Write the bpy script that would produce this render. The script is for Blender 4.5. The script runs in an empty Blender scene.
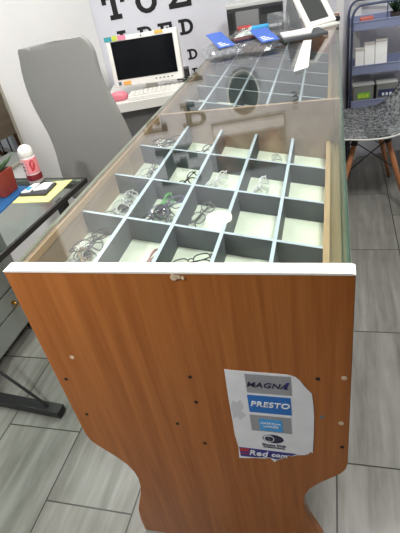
import bpy, bmesh, math, random
from mathutils import Vector, Matrix
random.seed(7)
S = bpy.context.scene
C = S.collection
PI = math.pi

# ------------------------------------------------------------------ camera, world, light, exposure
cam_d = bpy.data.cameras.new('camera'); cam = bpy.data.objects.new('camera', cam_d); C.objects.link(cam)
DX = (0.9614995, 0.0048075, -0.27476462); DY = (0.22411893, -0.59231432, 0.77390855); DZ = (-0.15902646, -0.80569264, -0.57058738)
R3 = Matrix(((DX[0], -DX[1], -DX[2]), (DY[0], -DY[1], -DY[2]), (DZ[0], -DZ[1], -DZ[2])))
cam.matrix_world = Matrix.Translation((0.5657, -0.553, 1.3723)) @ R3.to_4x4()
cam_d.sensor_width = 36; cam_d.lens = 459.26 / 533 * 36; cam_d.clip_start = 0.02
S.camera = cam
w = bpy.data.worlds.new('world'); S.world = w; w.use_nodes = True
w.node_tree.nodes['Background'].inputs[0].default_value = (0.93, 0.97, 1.0, 1)
w.node_tree.nodes['Background'].inputs[1].default_value = 0.03
S.view_settings.view_transform = 'Standard'; S.view_settings.look = 'None'
S.view_settings.gamma = 1; S.view_settings.use_curve_mapping = False
S.view_settings.exposure = -0.05
LAMPS = [  # ceiling panels: x, y, size, watts
    (-1.05, 0.3, 0.5, 10),
    (-0.35, 1.25, 0.6, 18.5),
    (0.98, 0.5, 0.6, 42),
    (-1.3, -1.6, 0.6, 1.5),
]

# ------------------------------------------------------------------ materials
def lin(h):
    if isinstance(h, str):
        h = h.lstrip('#'); h = [int(h[i:i+2], 16) / 255 for i in (0, 2, 4)]
    return tuple((c / 12.92 if c <= .04045 else ((c + .055) / 1.055) ** 2.4) for c in h) + (1,)
MATS = {}
def mat(name, col, rough=.5, metal=0, noise=0, scale=40, bump=0, spec=.5, coat=0, alpha=1, stretch=(1, 1, 1)):
    if name in MATS: return MATS[name]
    m = bpy.data.materials.new(name); m.use_nodes = True; nt = m.node_tree; b = nt.nodes['Principled BSDF']
    c = lin(col); b.inputs['Base Color'].default_value = c; b.inputs['Roughness'].default_value = rough
    b.inputs['Metallic'].default_value = metal; b.inputs['Specular IOR Level'].default_value = spec
    b.inputs['Coat Weight'].default_value = coat
    if noise or bump:
        tc = nt.nodes.new('ShaderNodeTexCoord'); mp = nt.nodes.new('ShaderNodeMapping'); mp.inputs['Scale'].default_value = stretch
        nz = nt.nodes.new('ShaderNodeTexNoise'); nz.inputs['Scale'].default_value = scale; nz.inputs['Detail'].default_value = 5
        nt.links.new(tc.outputs['Object'], mp.inputs[0]); nt.links.new(mp.outputs[0], nz.inputs['Vector'])
        if noise:
            r = nt.nodes.new('ShaderNodeValToRGB')
            r.color_ramp.elements[0].position = .3; r.color_ramp.elements[1].position = .7
            r.color_ramp.elements[0].color = tuple(x * (1 - noise) for x in c[:3]) + (1,)
            r.color_ramp.elements[1].color = tuple(min(1, x * (1 + noise)) for x in c[:3]) + (1,)
            nt.links.new(nz.outputs[0], r.inputs[0]); nt.links.new(r.outputs[0], b.inputs['Base Color'])
        if bump:
            bp = nt.nodes.new('ShaderNodeBump'); bp.inputs['Strength'].default_value = bump; bp.inputs['Distance'].default_value = .01
            nt.links.new(nz.outputs[0], bp.inputs['Height']); nt.links.new(bp.outputs[0], b.inputs['Normal'])
    MATS[name] = m; return m

def glass(name, tint, refl=1.0, rough=0.0, base=.04, haze=0.0):
    """thin clear sheet: transparent + mirror reflection by a Schlick curve"""
    if name in MATS: return MATS[name]
    m = bpy.data.materials.new(name); m.use_nodes = True; nt = m.node_tree; nt.nodes.clear()
    out = nt.nodes.new('ShaderNodeOutputMaterial'); mix = nt.nodes.new('ShaderNodeMixShader')
    t = nt.nodes.new('ShaderNodeBsdfTransparent'); t.inputs[0].default_value = tuple(tint) + (1,)
    g = nt.nodes.new('ShaderNodeBsdfGlossy'); g.inputs['Roughness'].default_value = rough
    lw = nt.nodes.new('ShaderNodeLayerWeight'); lw.inputs['Blend'].default_value = .5
    p = nt.nodes.new('ShaderNodeMath'); p.operation = 'POWER'; p.inputs[1].default_value = 5
    a = nt.nodes.new('ShaderNodeMath'); a.operation = 'MULTIPLY_ADD'; a.inputs[1].default_value = (1 - base) * refl; a.inputs[2].default_value = base * refl
    nt.links.new(lw.outputs['Facing'], p.inputs[0]); nt.links.new(p.outputs[0], a.inputs[0])
    nt.links.new(a.outputs[0], mix.inputs[0]); nt.links.new(t.outputs[0], mix.inputs[1]); nt.links.new(g.outputs[0], mix.inputs[2])
    last = mix
    if haze:
        d = nt.nodes.new('ShaderNodeBsdfDiffuse'); d.inputs[0].default_value = (.85, .87, .9, 1)
        m2 = nt.nodes.new('ShaderNodeMixShader'); m2.inputs[0].default_value = haze
        nt.links.new(mix.outputs[0], m2.inputs[1]); nt.links.new(d.outputs[0], m2.inputs[2]); last = m2
    nt.links.new(last.outputs[0], out.inputs[0])
    MATS[name] = m; return m

def emit(name, col, s):
    m = bpy.data.materials.new(name); m.use_nodes = True; nt = m.node_tree; nt.nodes.clear()
    o = nt.nodes.new('ShaderNodeOutputMaterial'); e = nt.nodes.new('ShaderNodeEmission')
    e.inputs[0].default_value = lin(col); e.inputs[1].default_value = s; nt.links.new(e.outputs[0], o.inputs[0]); return m

def wood(name, c1, c2, scale=3.0, stretch=(14, 14, .8), rough=.38, spec=.45, rot=(0, 0, 0)):
    m = bpy.data.materials.new(name); m.use_nodes = True; nt = m.node_tree; b = nt.nodes['Principled BSDF']
    tc = nt.nodes.new('ShaderNodeTexCoord'); mp = nt.nodes.new('ShaderNodeMapping'); mp.inputs['Scale'].default_value = stretch; mp.inputs['Rotation'].default_value = rot
    nz = nt.nodes.new('ShaderNodeTexNoise'); nz.inputs['Scale'].default_value = scale; nz.inputs['Detail'].default_value = 8; nz.inputs['Roughness'].default_value = .62; nz.inputs['Distortion'].default_value = .6
    n2 = nt.nodes.new('ShaderNodeTexNoise'); n2.inputs['Scale'].default_value = scale * 6; n2.inputs['Detail'].default_value = 3
    mx = nt.nodes.new('ShaderNodeMath'); mx.operation = 'MULTIPLY_ADD'; mx.inputs[1].default_value = .3
    sub = nt.nodes.new('ShaderNodeMath'); sub.operation = 'SUBTRACT'; sub.inputs[1].default_value = .15
    r = nt.nodes.new('ShaderNodeValToRGB'); r.color_ramp.elements[0].position = .3; r.color_ramp.elements[1].position = .7
    r.color_ramp.elements[0].color = lin(c1); r.color_ramp.elements[1].color = lin(c2)
    L = nt.links.new
    L(tc.outputs['Object'], mp.inputs[0]); L(mp.outputs[0], nz.inputs['Vector']); L(mp.outputs[0], n2.inputs['Vector'])
    L(n2.outputs[0], mx.inputs[0]); L(nz.outputs[0], mx.inputs[2]); L(mx.outputs[0], sub.inputs[0]); L(sub.outputs[0], r.inputs[0])
    L(r.outputs[0], b.inputs['Base Color']); b.inputs['Roughness'].default_value = rough; b.inputs['Specular IOR Level'].default_value = spec
    return m

def floor_mat():
    m = bpy.data.materials.new('floor_tile'); m.use_nodes = True; nt = m.node_tree; b = nt.nodes['Principled BSDF']; L = nt.links.new
    tc = nt.nodes.new('ShaderNodeTexCoord'); sp = nt.nodes.new('ShaderNodeSeparateXYZ'); cb = nt.nodes.new('ShaderNodeCombineXYZ')
    ax = nt.nodes.new('ShaderNodeMath'); ax.inputs[1].default_value = -.585 + 20 * .2995
    ay = nt.nodes.new('ShaderNodeMath'); ay.inputs[1].default_value = -.035 + 20 * .585
    L(tc.outputs['Object'], sp.inputs[0]); L(sp.outputs['X'], ax.inputs[0]); L(sp.outputs['Y'], ay.inputs[0])
    L(ay.outputs[0], cb.inputs['X']); L(ax.outputs[0], cb.inputs['Y'])
    br = nt.nodes.new('ShaderNodeTexBrick'); br.offset = .569; br.offset_frequency = 2
    br.inputs['Scale'].default_value = 1; br.inputs['Mortar Size'].default_value = .0026; br.inputs['Mortar Smooth'].default_value = .1
    br.inputs['Brick Width'].default_value = .585; br.inputs['Row Height'].default_value = .2995
    br.inputs['Color1'].default_value = (0, 0, 0, 1); br.inputs['Color2'].default_value = (1, 1, 1, 1); br.inputs['Mortar'].default_value = (.5, .5, .5, 1)
    L(cb.outputs[0], br.inputs['Vector'])
    # streaks running along every tile, shifted per tile
    mp = nt.nodes.new('ShaderNodeMapping'); mp.inputs['Scale'].default_value = (1.6, 16, 1)
    ad = nt.nodes.new('ShaderNodeVectorMath'); ad.operation = 'ADD'
    sc = nt.nodes.new('ShaderNodeVectorMath'); sc.operation = 'SCALE'; sc.inputs['Scale'].default_value = 7
    L(br.outputs['Color'], sc.inputs[0]); L(cb.outputs[0], mp.inputs[0]); L(mp.outputs[0], ad.inputs[0]); L(sc.outputs[0], ad.inputs[1])
    nz = nt.nodes.new('ShaderNodeTexNoise'); nz.inputs['Scale'].default_value = 1.6; nz.inputs['Detail'].default_value = 7; nz.inputs['Roughness'].default_value = .6; nz.inputs['Distortion'].default_value = .4
    L(ad.outputs[0], nz.inputs['Vector'])
    nb = nt.nodes.new('ShaderNodeTexNoise'); nb.inputs['Scale'].default_value = 9; nb.inputs['Detail'].default_value = 4; L(cb.outputs[0], nb.inputs['Vector'])
    r = nt.nodes.new('ShaderNodeValToRGB'); r.color_ramp.elements[0].position = .25; r.color_ramp.elements[1].position = .75
    r.color_ramp.elements[0].color = lin('#6b6962'); r.color_ramp.elements[1].color = lin('#a1a09a')
    L(nz.outputs[0], r.inputs[0])
    tint = nt.nodes.new('ShaderNodeMix'); tint.data_type = 'RGBA'; tint.blend_type = 'MULTIPLY'; tint.inputs['Factor'].default_value = .35
    r2 = nt.nodes.new('ShaderNodeValToRGB'); r2.color_ramp.elements[0].position = .35; r2.color_ramp.elements[1].position = .65; r2.color_ramp.elements[0].color = (.72, .72, .7, 1); r2.color_ramp.elements[1].color = (1, 1, 1, 1)
    L(nb.outputs[0], r2.inputs[0]); L(r.outputs[0], tint.inputs['A']); L(r2.outputs[0], tint.inputs['B'])
    mix = nt.nodes.new('ShaderNodeMix'); mix.data_type = 'RGBA'; mix.inputs['B'].default_value = lin('#35342f')
    L(br.outputs['Fac'], mix.inputs['Factor']); L(tint.outputs['Result'], mix.inputs['A']); L(mix.outputs['Result'], b.inputs['Base Color'])
    bp = nt.nodes.new('ShaderNodeBump'); bp.invert = True; bp.inputs['Strength'].default_value = .4; bp.inputs['Distance'].default_value = .003
    L(br.outputs['Fac'], bp.inputs['Height']); L(bp.outputs[0], b.inputs['Normal'])
    b.inputs['Roughness'].default_value = .34
    return m

def patch_mat():
    """grey patchwork fabric with printed swirls"""
    m = bpy.data.materials.new('patchwork_fabric'); m.use_nodes = True; nt = m.node_tree; b = nt.nodes['Principled BSDF']; L = nt.links.new
    tc = nt.nodes.new('ShaderNodeTexCoord')
    vo = nt.nodes.new('ShaderNodeTexVoronoi'); vo.inputs['Scale'].default_value = 11; vo.distance = 'CHEBYCHEV'
    wv = nt.nodes.new('ShaderNodeTexNoise'); wv.inputs['Scale'].default_value = 60; wv.inputs['Detail'].default_value = 2; wv.inputs['Distortion'].default_value = 1.5
    L(tc.outputs['Object'], vo.inputs['Vector']); L(tc.outputs['Object'], wv.inputs['Vector'])
    r = nt.nodes.new('ShaderNodeValToRGB'); r.color_ramp.elements[0].position = .42; r.color_ramp.elements[1].position = .58
    r.color_ramp.elements[0].color = lin('#494b50'); r.color_ramp.elements[1].color = lin('#a8aaae'); L(wv.outputs[0], r.inputs[0])
    bw = nt.nodes.new('ShaderNodeRGBToBW'); L(vo.outputs['Color'], bw.inputs[0])
    r2 = nt.nodes.new('ShaderNodeValToRGB'); r2.color_ramp.elements[0].color = (.5, .5, .5, 1); r2.color_ramp.elements[1].color = (1.1, 1.1, 1.08, 1); L(bw.outputs[0], r2.inputs[0])
    mx = nt.nodes.new('ShaderNodeMix'); mx.data_type = 'RGBA'; mx.blend_type = 'MULTIPLY'; mx.inputs['Factor'].default_value = 1
    L(r.outputs[0], mx.inputs['A']); L(r2.outputs[0], mx.inputs['B']); L(mx.outputs['Result'], b.inputs['Base Color'])
    b.inputs['Roughness'].default_value = .9
    return m

WALL = mat('wall_paint', '#e9e9e8', .8, noise=.015, scale=6)
WALL_B = mat('wall_paint_blue_white', '#d0d1d9', .75, noise=.015, scale=6)
CEIL = mat('ceiling_paint', '#e8e8e6', .9)
FLOOR = floor_mat()
LAM = wood('orange_laminate', '#965420', '#b67035', 2.6, (16, 16, .55), .36, .32)
WOOD_IN = wood('tan_wood', '#937f6b', '#aa9782', 2.2, (10, .8, 10), .5)
WOOD_LT = wood('light_wood_strip', '#b1936c', '#c3a681', 2.2, (10, .8, 10), .5)
EDGE = mat('white_edge_banding', '#f2efe8', .4)
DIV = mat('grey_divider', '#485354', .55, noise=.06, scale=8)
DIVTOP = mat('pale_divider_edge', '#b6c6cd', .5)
TRAYF = mat('cream_tray_floor', '#dae5d0', .6, noise=.03, scale=10)
GLASS = glass('clear_glass', (.975, .985, .98), 1.0, 0.0, .048)
GLASS_G = glass('green_edge_glass', (.46, .71, .62), .8, 0.0, .04, .05)
GLASS_D = glass('desk_glass', (.90, .95, .93), 1.0)
GEDGE = mat('glass_edge', '#a9b3a2', .2)
BLK = mat('black_metal', '#2a2a2b', .4, spec=.4)
DKG = mat('dark_grey_metal', '#3a3b3c', .45)
GREYFAB = mat('grey_chair_fabric', '#979794', .95, noise=.05, scale=220, bump=.15)
WHITEP = mat('white_plastic', '#ecebe6', .4)
LGREY = mat('light_grey_plastic', '#b9bab8', .5)
DESKG = mat('grey_desk_board', '#6b6b6b', .6)
DESKW = mat('white_desk_top', '#e2e1dc', .45)
SCREEN = mat('black_screen', '#0b0e12', .12)
PEDG = mat('grey_drawer_board', '#9b9e99', .55, noise=.03, scale=9)
BRASS = mat('brass', '#b98a35', .3, .9)
BLUE = mat('blue_trolley_metal', '#838ba9', .4)
NAVY = mat('navy_cloth', '#1d2440', .8, noise=.2, scale=30)
PAPER = mat('white_paper', '#eeeeec', .85, noise=.03, scale=20)

# ------------------------------------------------------------------ mesh helpers
def obj(name, bm, m, parent=None, smooth=False, bevel=0, loc=None):
    me = bpy.data.meshes.new(name)
    bmesh.ops.recalc_face_normals(bm, faces=bm.faces); bm.to_mesh(me); bm.free()
    for x in (m if isinstance(m, (list, tuple)) else [m]): me.materials.append(x)
    if smooth:
        for p in me.polygons: p.use_smooth = True
    o = bpy.data.objects.new(name, me); C.objects.link(o)
    if parent: o.parent = parent
    if loc: o.location = loc
    if bevel:
        b = o.modifiers.new('bevel', 'BEVEL'); b.width = bevel; b.segments = 2; b.limit_method = 'ANGLE'; b.angle_limit = .7
    return o
def tag(o, label, cat, group=None, kind=None):
    if label: o['label'] = label
    if cat: o['category'] = cat
    if group: o['group'] = group
    if kind: o['kind'] = kind
    return o
def thing(name, label, cat, loc=(0, 0, 0), rz=0, group=None):
    o = bpy.data.objects.new(name, None); C.objects.link(o); o.location = loc; o.rotation_euler = (0, 0, rz); o.empty_display_size = .05
    return tag(o, label, cat, group)
def struct(name, bm, m, parent=None):
    o = obj(name, bm, m, parent); o['kind'] = 'structure'; return o
def box(bm, x0, x1, y0, y1, z0, z1, M=None, mi=0):
    vs = [bm.verts.new((x, y, z)) for x in (x0, x1) for y in (y0, y1) for z in (z0, z1)]
    if M is not None:
        for v in vs: v.co = M @ v.co
    for f in ((0, 1, 3, 2), (4, 6, 7, 5), (0, 4, 5, 1), (2, 3, 7, 6), (0, 2, 6, 4), (1, 5, 7, 3)):
        fc = bm.faces.new([vs[i] for i in f]); fc.material_index = mi
    return vs
def B(*a, M=None):
    bm = bmesh.new(); box(bm, *a, M=M); return bm
def prism(bm, pts, f0, f1, mi=0):
    """pts 2D; f0/f1 map (a,b)->3D for both caps"""
    A = [bm.verts.new(f0(*p)) for p in pts]; Z = [bm.verts.new(f1(*p)) for p in pts]; n = len(pts)
    fs = [bm.faces.new(A), bm.faces.new(Z[::-1])]
    for i in range(n): fs.append(bm.faces.new((A[i], A[(i + 1) % n], Z[(i + 1) % n], Z[i])))
    for f in fs: f.material_index = mi
    return fs
def prism_y(bm, pts, y0, y1, mi=0):
    return prism(bm, pts, lambda a, b: (a, y0, b), lambda a, b: (a, y1, b), mi)
def tube(bm, pts, r, seg=8, closed=False, rads=None, mi=0):
    pts = [Vector(p) for p in pts]; n = len(pts); rings = []
    up = None
    for i, p in enumerate(pts):
        if closed: t = (pts[(i + 1) % n] - pts[i - 1])
        else: t = pts[min(i + 1, n - 1)] - pts[max(i - 1, 0)]
        t.normalize()
        if up is None: up = t.orthogonal().normalized()
        up = (up - t * up.dot(t))
        if up.length < 1e-5: up = t.orthogonal()
        up.normalize(); s = t.cross(up); rr = rads[i] if rads else r
        rings.append([bm.verts.new(p + (up * math.cos(2 * PI * k / seg) + s * math.sin(2 * PI * k / seg)) * rr) for k in range(seg)])
    m = n if closed else n - 1
    for i in range(m):
        a, b = rings[i], rings[(i + 1) % n]
        for k in range(seg):
            f = bm.faces.new((a[k], a[(k + 1) % seg], b[(k + 1) % seg], b[k])); f.material_index = mi
    if not closed:
        bm.faces.new(rings[0][::-1]).material_index = mi; bm.faces.new(rings[-1]).material_index = mi
def T(pts, r, seg=8, closed=False, rads=None):
    bm = bmesh.new(); tube(bm, pts, r, seg, closed, rads); return bm
def lathe(prof, seg=24, c=(0, 0)):
    bm = bmesh.new(); rings = []
    for r, z in prof: rings.append([bm.verts.new((c[0] + r * math.cos(2 * PI * k / seg), c[1] + r * math.sin(2 * PI * k / seg), z)) for k in range(seg)])
    for a, b in zip(rings, rings[1:]):
        for k in range(seg): bm.faces.new((a[k], a[(k + 1) % seg], b[(k + 1) % seg], b[k]))
    bm.faces.new(rings[0][::-1]); bm.faces.new(rings[-1]); return bm
def arc(cx, cz, r, a0, a1, n):
    return [(cx + r * math.cos(math.radians(a0 + (a1 - a0) * i / n)), cz + r * math.sin(math.radians(a0 + (a1 - a0) * i / n))) for i in range(n + 1)]
def smooth_pts(P, n=6):
    """Catmull-Rom through P"""
    P = [Vector(p) for p in P]; out = []
    for i in range(len(P) - 1):
        p0 = P[max(i - 1, 0)]; p1 = P[i]; p2 = P[i + 1]; p3 = P[min(i + 2, len(P) - 1)]
        for k in range(n):
            t = k / n
            out.append(.5 * ((2 * p1) + (p2 - p0) * t + (2 * p0 - 5 * p1 + 4 * p2 - p3) * t * t + (3 * p1 - p0 - 3 * p2 + p3) * t ** 3))
    out.append(P[-1]); return out
def copy_thing(root):
    r = root.copy(); C.objects.link(r)
    for ch in [o for o in S.objects if o.parent == root]:
        c = ch.copy(); C.objects.link(c); c.parent = r
        for g in [o for o in S.objects if o.parent == ch]:
            d = g.copy(); C.objects.link(d); d.parent = c
    return r
def text(name, s, size, m, parent, M, bold=.0, shear=0, sx=1):
    cu = bpy.data.curves.new(name, 'FONT'); cu.body = s; cu.size = size; cu.offset = bold; cu.shear = shear; cu.align_x = 'CENTER'; cu.align_y = 'CENTER'; cu.extrude = .0004; cu.space_character = 1.06
    t = bpy.data.objects.new('tmp', cu); C.objects.link(t); bpy.context.view_layer.update()
    me = bpy.data.meshes.new_from_object(t.evaluated_get(bpy.context.evaluated_depsgraph_get()))
    bpy.data.objects.remove(t); bpy.data.curves.remove(cu)
    me.name = name; me.transform(Matrix.Diagonal((sx, 1, 1, 1))); me.transform(M)
    me.materials.clear(); me.materials.append(m)
    o = bpy.data.objects.new(name, me); C.objects.link(o); o.parent = parent; return o

# ------------------------------------------------------------------ room shell
TH = math.radians(15); WD = Vector((math.cos(TH), math.sin(TH), 0)); WN = Vector((-WD.y, WD.x, 0)); W0 = Vector((-.25, 2.33, 0))
MW = Matrix(((WD.x, WN.x, 0, W0.x), (WD.y, WN.y, 0, W0.y), (0, 0, 1, 0), (0, 0, 0, 1)))   # u along wall, v into wall, z
struct('floor', B(-2.4, 1.9, -2.4, 3.4, -.05, 0), FLOOR)
struct('ceiling', B(-2.4, 1.9, -2.4, 3.4, 2.5, 2.55), CEIL)
struct('wall_back', B(-2.15, 2.02, 0, .08, 0, 2.5, M=MW), WALL_B)
struct('wall_right', B(1.7, 1.78, 1.1, 2.86, 0, 2.5), WALL)
LW = lambda y: -.753 - .1408 * (2.19 - y)      # face of the side wall
bm = bmesh.new(); prism(bm, [(LW(2.19), 2.19), (LW(-2.3), -2.3), (LW(-2.3) - .1, -2.3), (LW(2.19) - .1, 2.17)], lambda a, b: (a, b, 0), lambda a, b: (a, b, 2.5))
struct('wall_left', bm, WALL)
struct('trim_2', B(.865, .90, -.028, 0, 0, 2.5, M=MW), mat('trim_white', '#e4e4e4', .4))
struct('trim_3', B(.955, 1.0, -.035, 0, 0, 2.5, M=MW), MATS['trim_white'])

# tall mirror on the side wall beyond the glass desk
TL = math.atan(.1408); ML = Matrix.Translation((LW(1.325), 1.325, 0)) @ Matrix.Rotation(-TL, 4, 'Z')   # local -y runs along the wall towards us, +x is off the wall
tm2 = thing('wall_mirror', 'tall thin-framed mirror on the side wall behind the glass desk', 'mirror')
obj('mirror_glass', B(.004, .008, -.62, -.012, .66, 1.9, M=ML), mat('wall_mirror_glass', '#d5dad8', .02, 1.0), tm2)
bm = bmesh.new()
for q in ((-.014, .0, .65, 1.91), (-.63, -.62, .65, 1.91), (-.62, -.014, .648, .66), (-.62, -.014, 1.90, 1.912)): box(bm, .0005, .011, *q, M=ML)
obj('mirror_frame', bm, mat('mirror_frame_beige', '#aaa496', .45), tm2)
# ------------------------------------------------------------------ ceiling lamps
LAMPFACE = emit('lamp_diffuser', '#fff8ec', 5)
for i, (x, y, s, watt) in enumerate(LAMPS):
    t = thing('ceiling_light', ['white square ceiling light above the glass desk', 'white square ceiling light above the office chair',
        'white square ceiling light above the patchwork chair', 'white square ceiling light nearest the shop front'][i], 'ceiling light', (x, y, 2.5), 0, 'square ceiling lights')
    bm = bmesh.new(); h = s / 2
    for a in ((-h, h, -h, -h + .03), (-h, h, h - .03, h), (-h, -h + .03, -h + .03, h - .03), (h - .03, h, -h + .03, h - .03)): box(bm, *a, -.03, 0)
    obj('frame', bm, WHITEP, t); obj('diffuser', B(-h + .03, h - .03, -h + .03, h - .03, -.02, -.005), LAMPFACE, t)
    ld = bpy.data.lights.new('lamp_light', 'AREA'); ld.shape = 'SQUARE'; ld.size = s - .08; ld.energy = watt; ld.color = (1, .99, .975)
    lo = bpy.data.objects.new('lamp_light', ld); C.objects.link(lo); lo.parent = t; lo.location = (0, 0, -.025)
# small round pendant over the computer desk (seen mirrored in the counter glass)
PEND = emit('pendant_diffuser', '#fffaf2', 22)
for (x, y, z), watt, lab in (((-.145, 2.0, 1.996), 0, 'small round white pendant lamp hanging over the computer desk'), ((-.42, -.50, 1.72), 19, 'small round white pendant lamp added over the glass desk to light the end panel')):  # second pendant is added out of view so light falls off across the end panel
    t = thing('pendant_lamp', lab, 'lamp', (x, y, z), 0, 'round pendant lamps')
    obj('lamp_shade', lathe([(.085, 0.001), (.098, 0.004), (.1, .03), (.02, .045), (.012, .05)], 32), WHITEP, t)
    obj('diffuser', lathe([(.074, -.004), (.085, .001)], 32), PEND, t)
    obj('cable', T([(0, 0, .05), (0, 0, 2.5 - z)], .003, 6), WHITEP, t)
    if watt:
        ld = bpy.data.lights.new('lamp_light', 'AREA'); ld.shape = 'DISK'; ld.size = .16; ld.energy = watt; ld.color = (1, .99, .975)
        lo = bpy.data.objects.new('lamp_light', ld); C.objects.link(lo); lo.parent = t; lo.location = (0, 0, -.008)
# ------------------------------------------------------------------ the display counter
L_ = 2.31; ZG = .938
counter = thing('display_counter', 'long glass-topped display counter with orange wood end panel and sorted eyeglasses inside', 'display counter')
half = [(0, .95), (0, .47)] + [(.003, .447), (.012, .428), (.03, .408), (.055, .382), (.078, .35), (.09, .318), (.093, .285), (.089, .25), (.08, .21), (.066, .17), (.05, .12), (.043, .06), (.042, 0)]
out = half + [(.6 - x, z) for x, z in half[::-1]]
def panel(y0, y1):
    bm = bmesh.new(); fs = prism_y(bm, out, y0, y1)
    for f in fs[2:]:
        if all(v.co.z > .9499 for v in f.verts): f.material_index = 1
    return bm
pan = obj('end_panel', panel(0, .022), [LAM, EDGE], counter, bevel=.0015)
obj('end_panel', panel(L_ - .022, L_), [LAM, EDGE], counter)
bm = bmesh.new(); prism_y(bm, [(.004, .9505), (0, .952), (.006, .9545), (.594, .9545), (.6, .952), (.596, .9505)], -.0015, .024)
obj('edge_strip', bm, EDGE, counter)
bm = bmesh.new(); prism(bm, [(0, .022), (.012, .022), (.046, L_ - .022), (.034, L_ - .022)], lambda a, b: (a, b, .5), lambda a, b: (a, b, ZG)); obj('side_wall', bm, WOOD_IN, counter)
bm = bmesh.new(); prism(bm, [(.0121, .0225), (.0145, .0225), (.0485, L_ - .0225), (.0461, L_ - .0225)], lambda a, b: (a, b, .921), lambda a, b: (a, b, ZG - .0005)); obj('upper_strip', bm, WOOD_LT, counter)
obj('side_wall', B(.586, .6, .022, L_ - .022, .5, .80), WOOD_IN, counter)
obj('bottom_shelf', B(.0465, .586, .022, L_ - .022, .5, .516), WOOD_IN, counter)
obj('ledge', B(.562, .586, .022, L_ - .022, .79, .806), wood('ledge_wood', '#94795a', '#a88c6a', 2.2, (10, .8, 10), .5), counter)
obj('ledge_strip', B(.549, .562, .022, L_ - .022, .72, .813), WOOD_LT, counter)
obj('partition', B(.0255, .586, .862, .876, .62, ZG), WOOD_IN, counter)
obj('glass_pane', B(.588, .5945, .023, L_ - .023, .80, ZG), GLASS_G, counter)
bm = bmesh.new(); prism(bm, [(.002, .0225), (.5945, .0225), (.5945, L_ - .0225), (.037, L_ - .0225)], lambda a, b: (a, b, ZG), lambda a, b: (a, b, .9455)); gt = obj('glass_top', bm, [GLASS, GEDGE], counter)
for p in gt.data.polygons:
    if abs(p.normal.z) < .5: p.material_index = 1
# sloping trays with dividers
ztop = lambda x: .917 - .2 * (x - .01)
DEP = .055; XL, XR = .0125, .5485
def tray(y0, y1, rows, cols, XL):
    bm = bmesh.new(); prism_y(bm, [(XL, ztop(XL) - DEP), (XR, ztop(XR) - DEP), (XR, ztop(XR) - DEP - .008), (XL, ztop(XL) - DEP - .008)], y0, y1)
    tr = obj('display_tray', bm, TRAYF, counter)
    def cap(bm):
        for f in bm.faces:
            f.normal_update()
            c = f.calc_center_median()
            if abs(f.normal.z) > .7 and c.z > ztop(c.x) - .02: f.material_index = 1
    for y in rows:
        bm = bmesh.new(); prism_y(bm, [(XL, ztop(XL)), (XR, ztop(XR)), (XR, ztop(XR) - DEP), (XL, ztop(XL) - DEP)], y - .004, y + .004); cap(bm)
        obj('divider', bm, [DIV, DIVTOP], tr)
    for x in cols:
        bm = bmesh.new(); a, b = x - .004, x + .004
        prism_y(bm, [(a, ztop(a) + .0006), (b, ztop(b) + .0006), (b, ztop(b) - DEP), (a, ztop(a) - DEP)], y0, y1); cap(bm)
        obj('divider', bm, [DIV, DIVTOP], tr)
COLS = (.118, .226, .336, .449)
tray(.024, .861, (.28, .475, .672), COLS, .0135)
tray(.877, L_ - .024, (1.108, 1.295, 1.455, 1.65, 1.845, 2.04), COLS, .0465)
# screw holes and filler dots on the end panel
DARKHOLE = mat('screw_hole', '#1c1510', .7); PALEFILL = mat('pale_filler', '#d9c3a4', .7); GREYFILL = mat('grey_filler', '#6d7a80', .6)
for x, z, m in [(.062, .735, PALEFILL), (.022, .664, DARKHOLE), (.032, .545, DARKHOLE), (.306, .701, DARKHOLE), (.305, .625, DARKHOLE), (.301, .483, DARKHOLE),
                (.544, .721, DARKHOLE), (.588, .728, PALEFILL), (.55, .614, GREYFILL), (.588, .524, DARKHOLE), (.585, .60, PALEFILL), (.25, .545, DARKHOLE)]:
    bm = bmesh.new(); prism_y(bm, arc(x, z, .0042 if m is not PALEFILL else .005, 0, 330, 11), -.0007, .001); obj('screw_plug', bm, m, pan)
bm = bmesh.new()
for dx, dz, r in ((0, 0, .006), (.008, .001, .004), (.015, -.001, .003)): prism_y(bm, arc(.322 + dx, .9435 + dz, r, 0, 330, 9), -.0022, .001)
obj('paint_chip', bm, PALEFILL, pan)
# torn sticker of card brands
OUT = [(.377, .73), (.40, .7285), (.417, .728), (.455, .7275), (.49, .727), (.498, .725), (.506, .722), (.513, .714), (.52, .70), (.533, .68), (.535, .65), (.536, .612), (.534, .55), (.531, .492), (.527, .4965), (.524, .489), (.515, .482),
       (.50, .479), (.488, .472), (.48, .473), (.466, .458), (.457, .452), (.45, .442), (.446, .45), (.441, .457), (.43, .452), (.41, .45), (.39, .445), (.373, .443), (.3745, .463), (.376, .483), (.373, .53), (.374, .577), (.3745, .65)]
bm = bmesh.new(); prism_y(bm, OUT, -.0009, 0)
stick = obj('sticker', bm, mat('sticker_paper', '#eceef3', .45, noise=.05, scale=25), counter); stick['label'] = 'torn white sticker of payment card logos'
def flat(name, pts, m, d=.0012):
    bm = bmesh.new(); prism_y(bm, pts, -d, -.0008); return obj(name, bm, m, stick)
rect = lambda x0, x1, z0, z1: [(x0, z0), (x1, z0), (x1, z1), (x0, z1)]
SG = mat('sticker_grey', '#9c9da3', .45); SB = mat('sticker_blue', '#1a70c4', .45); SC = mat('sticker_sky_blue', '#43a2e8', .45); SN = mat('sticker_navy', '#1c1f45', .45)
SV = mat('sticker_violet', '#2f2f86', .45); SW = mat('sticker_white', '#f2f4f8', .45); SR = mat('sticker_red', '#b52a3c', .45)
flat('logo_panel', rect(.4135, .4975, .67, .722), SG)
flat('logo_panel', rect(.4125, .4945, .611, .663), SB)
flat('logo_panel', rect(.4115, .4925, .551, .6025), SG)
flat('logo_panel', rect(.429, .4745, .554, .592), SC, .0015)
MT = lambda x, z, d=-.0016: Matrix.Translation((x, d, z)) @ Matrix.Rotation(PI / 2, 4, 'X')
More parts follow.
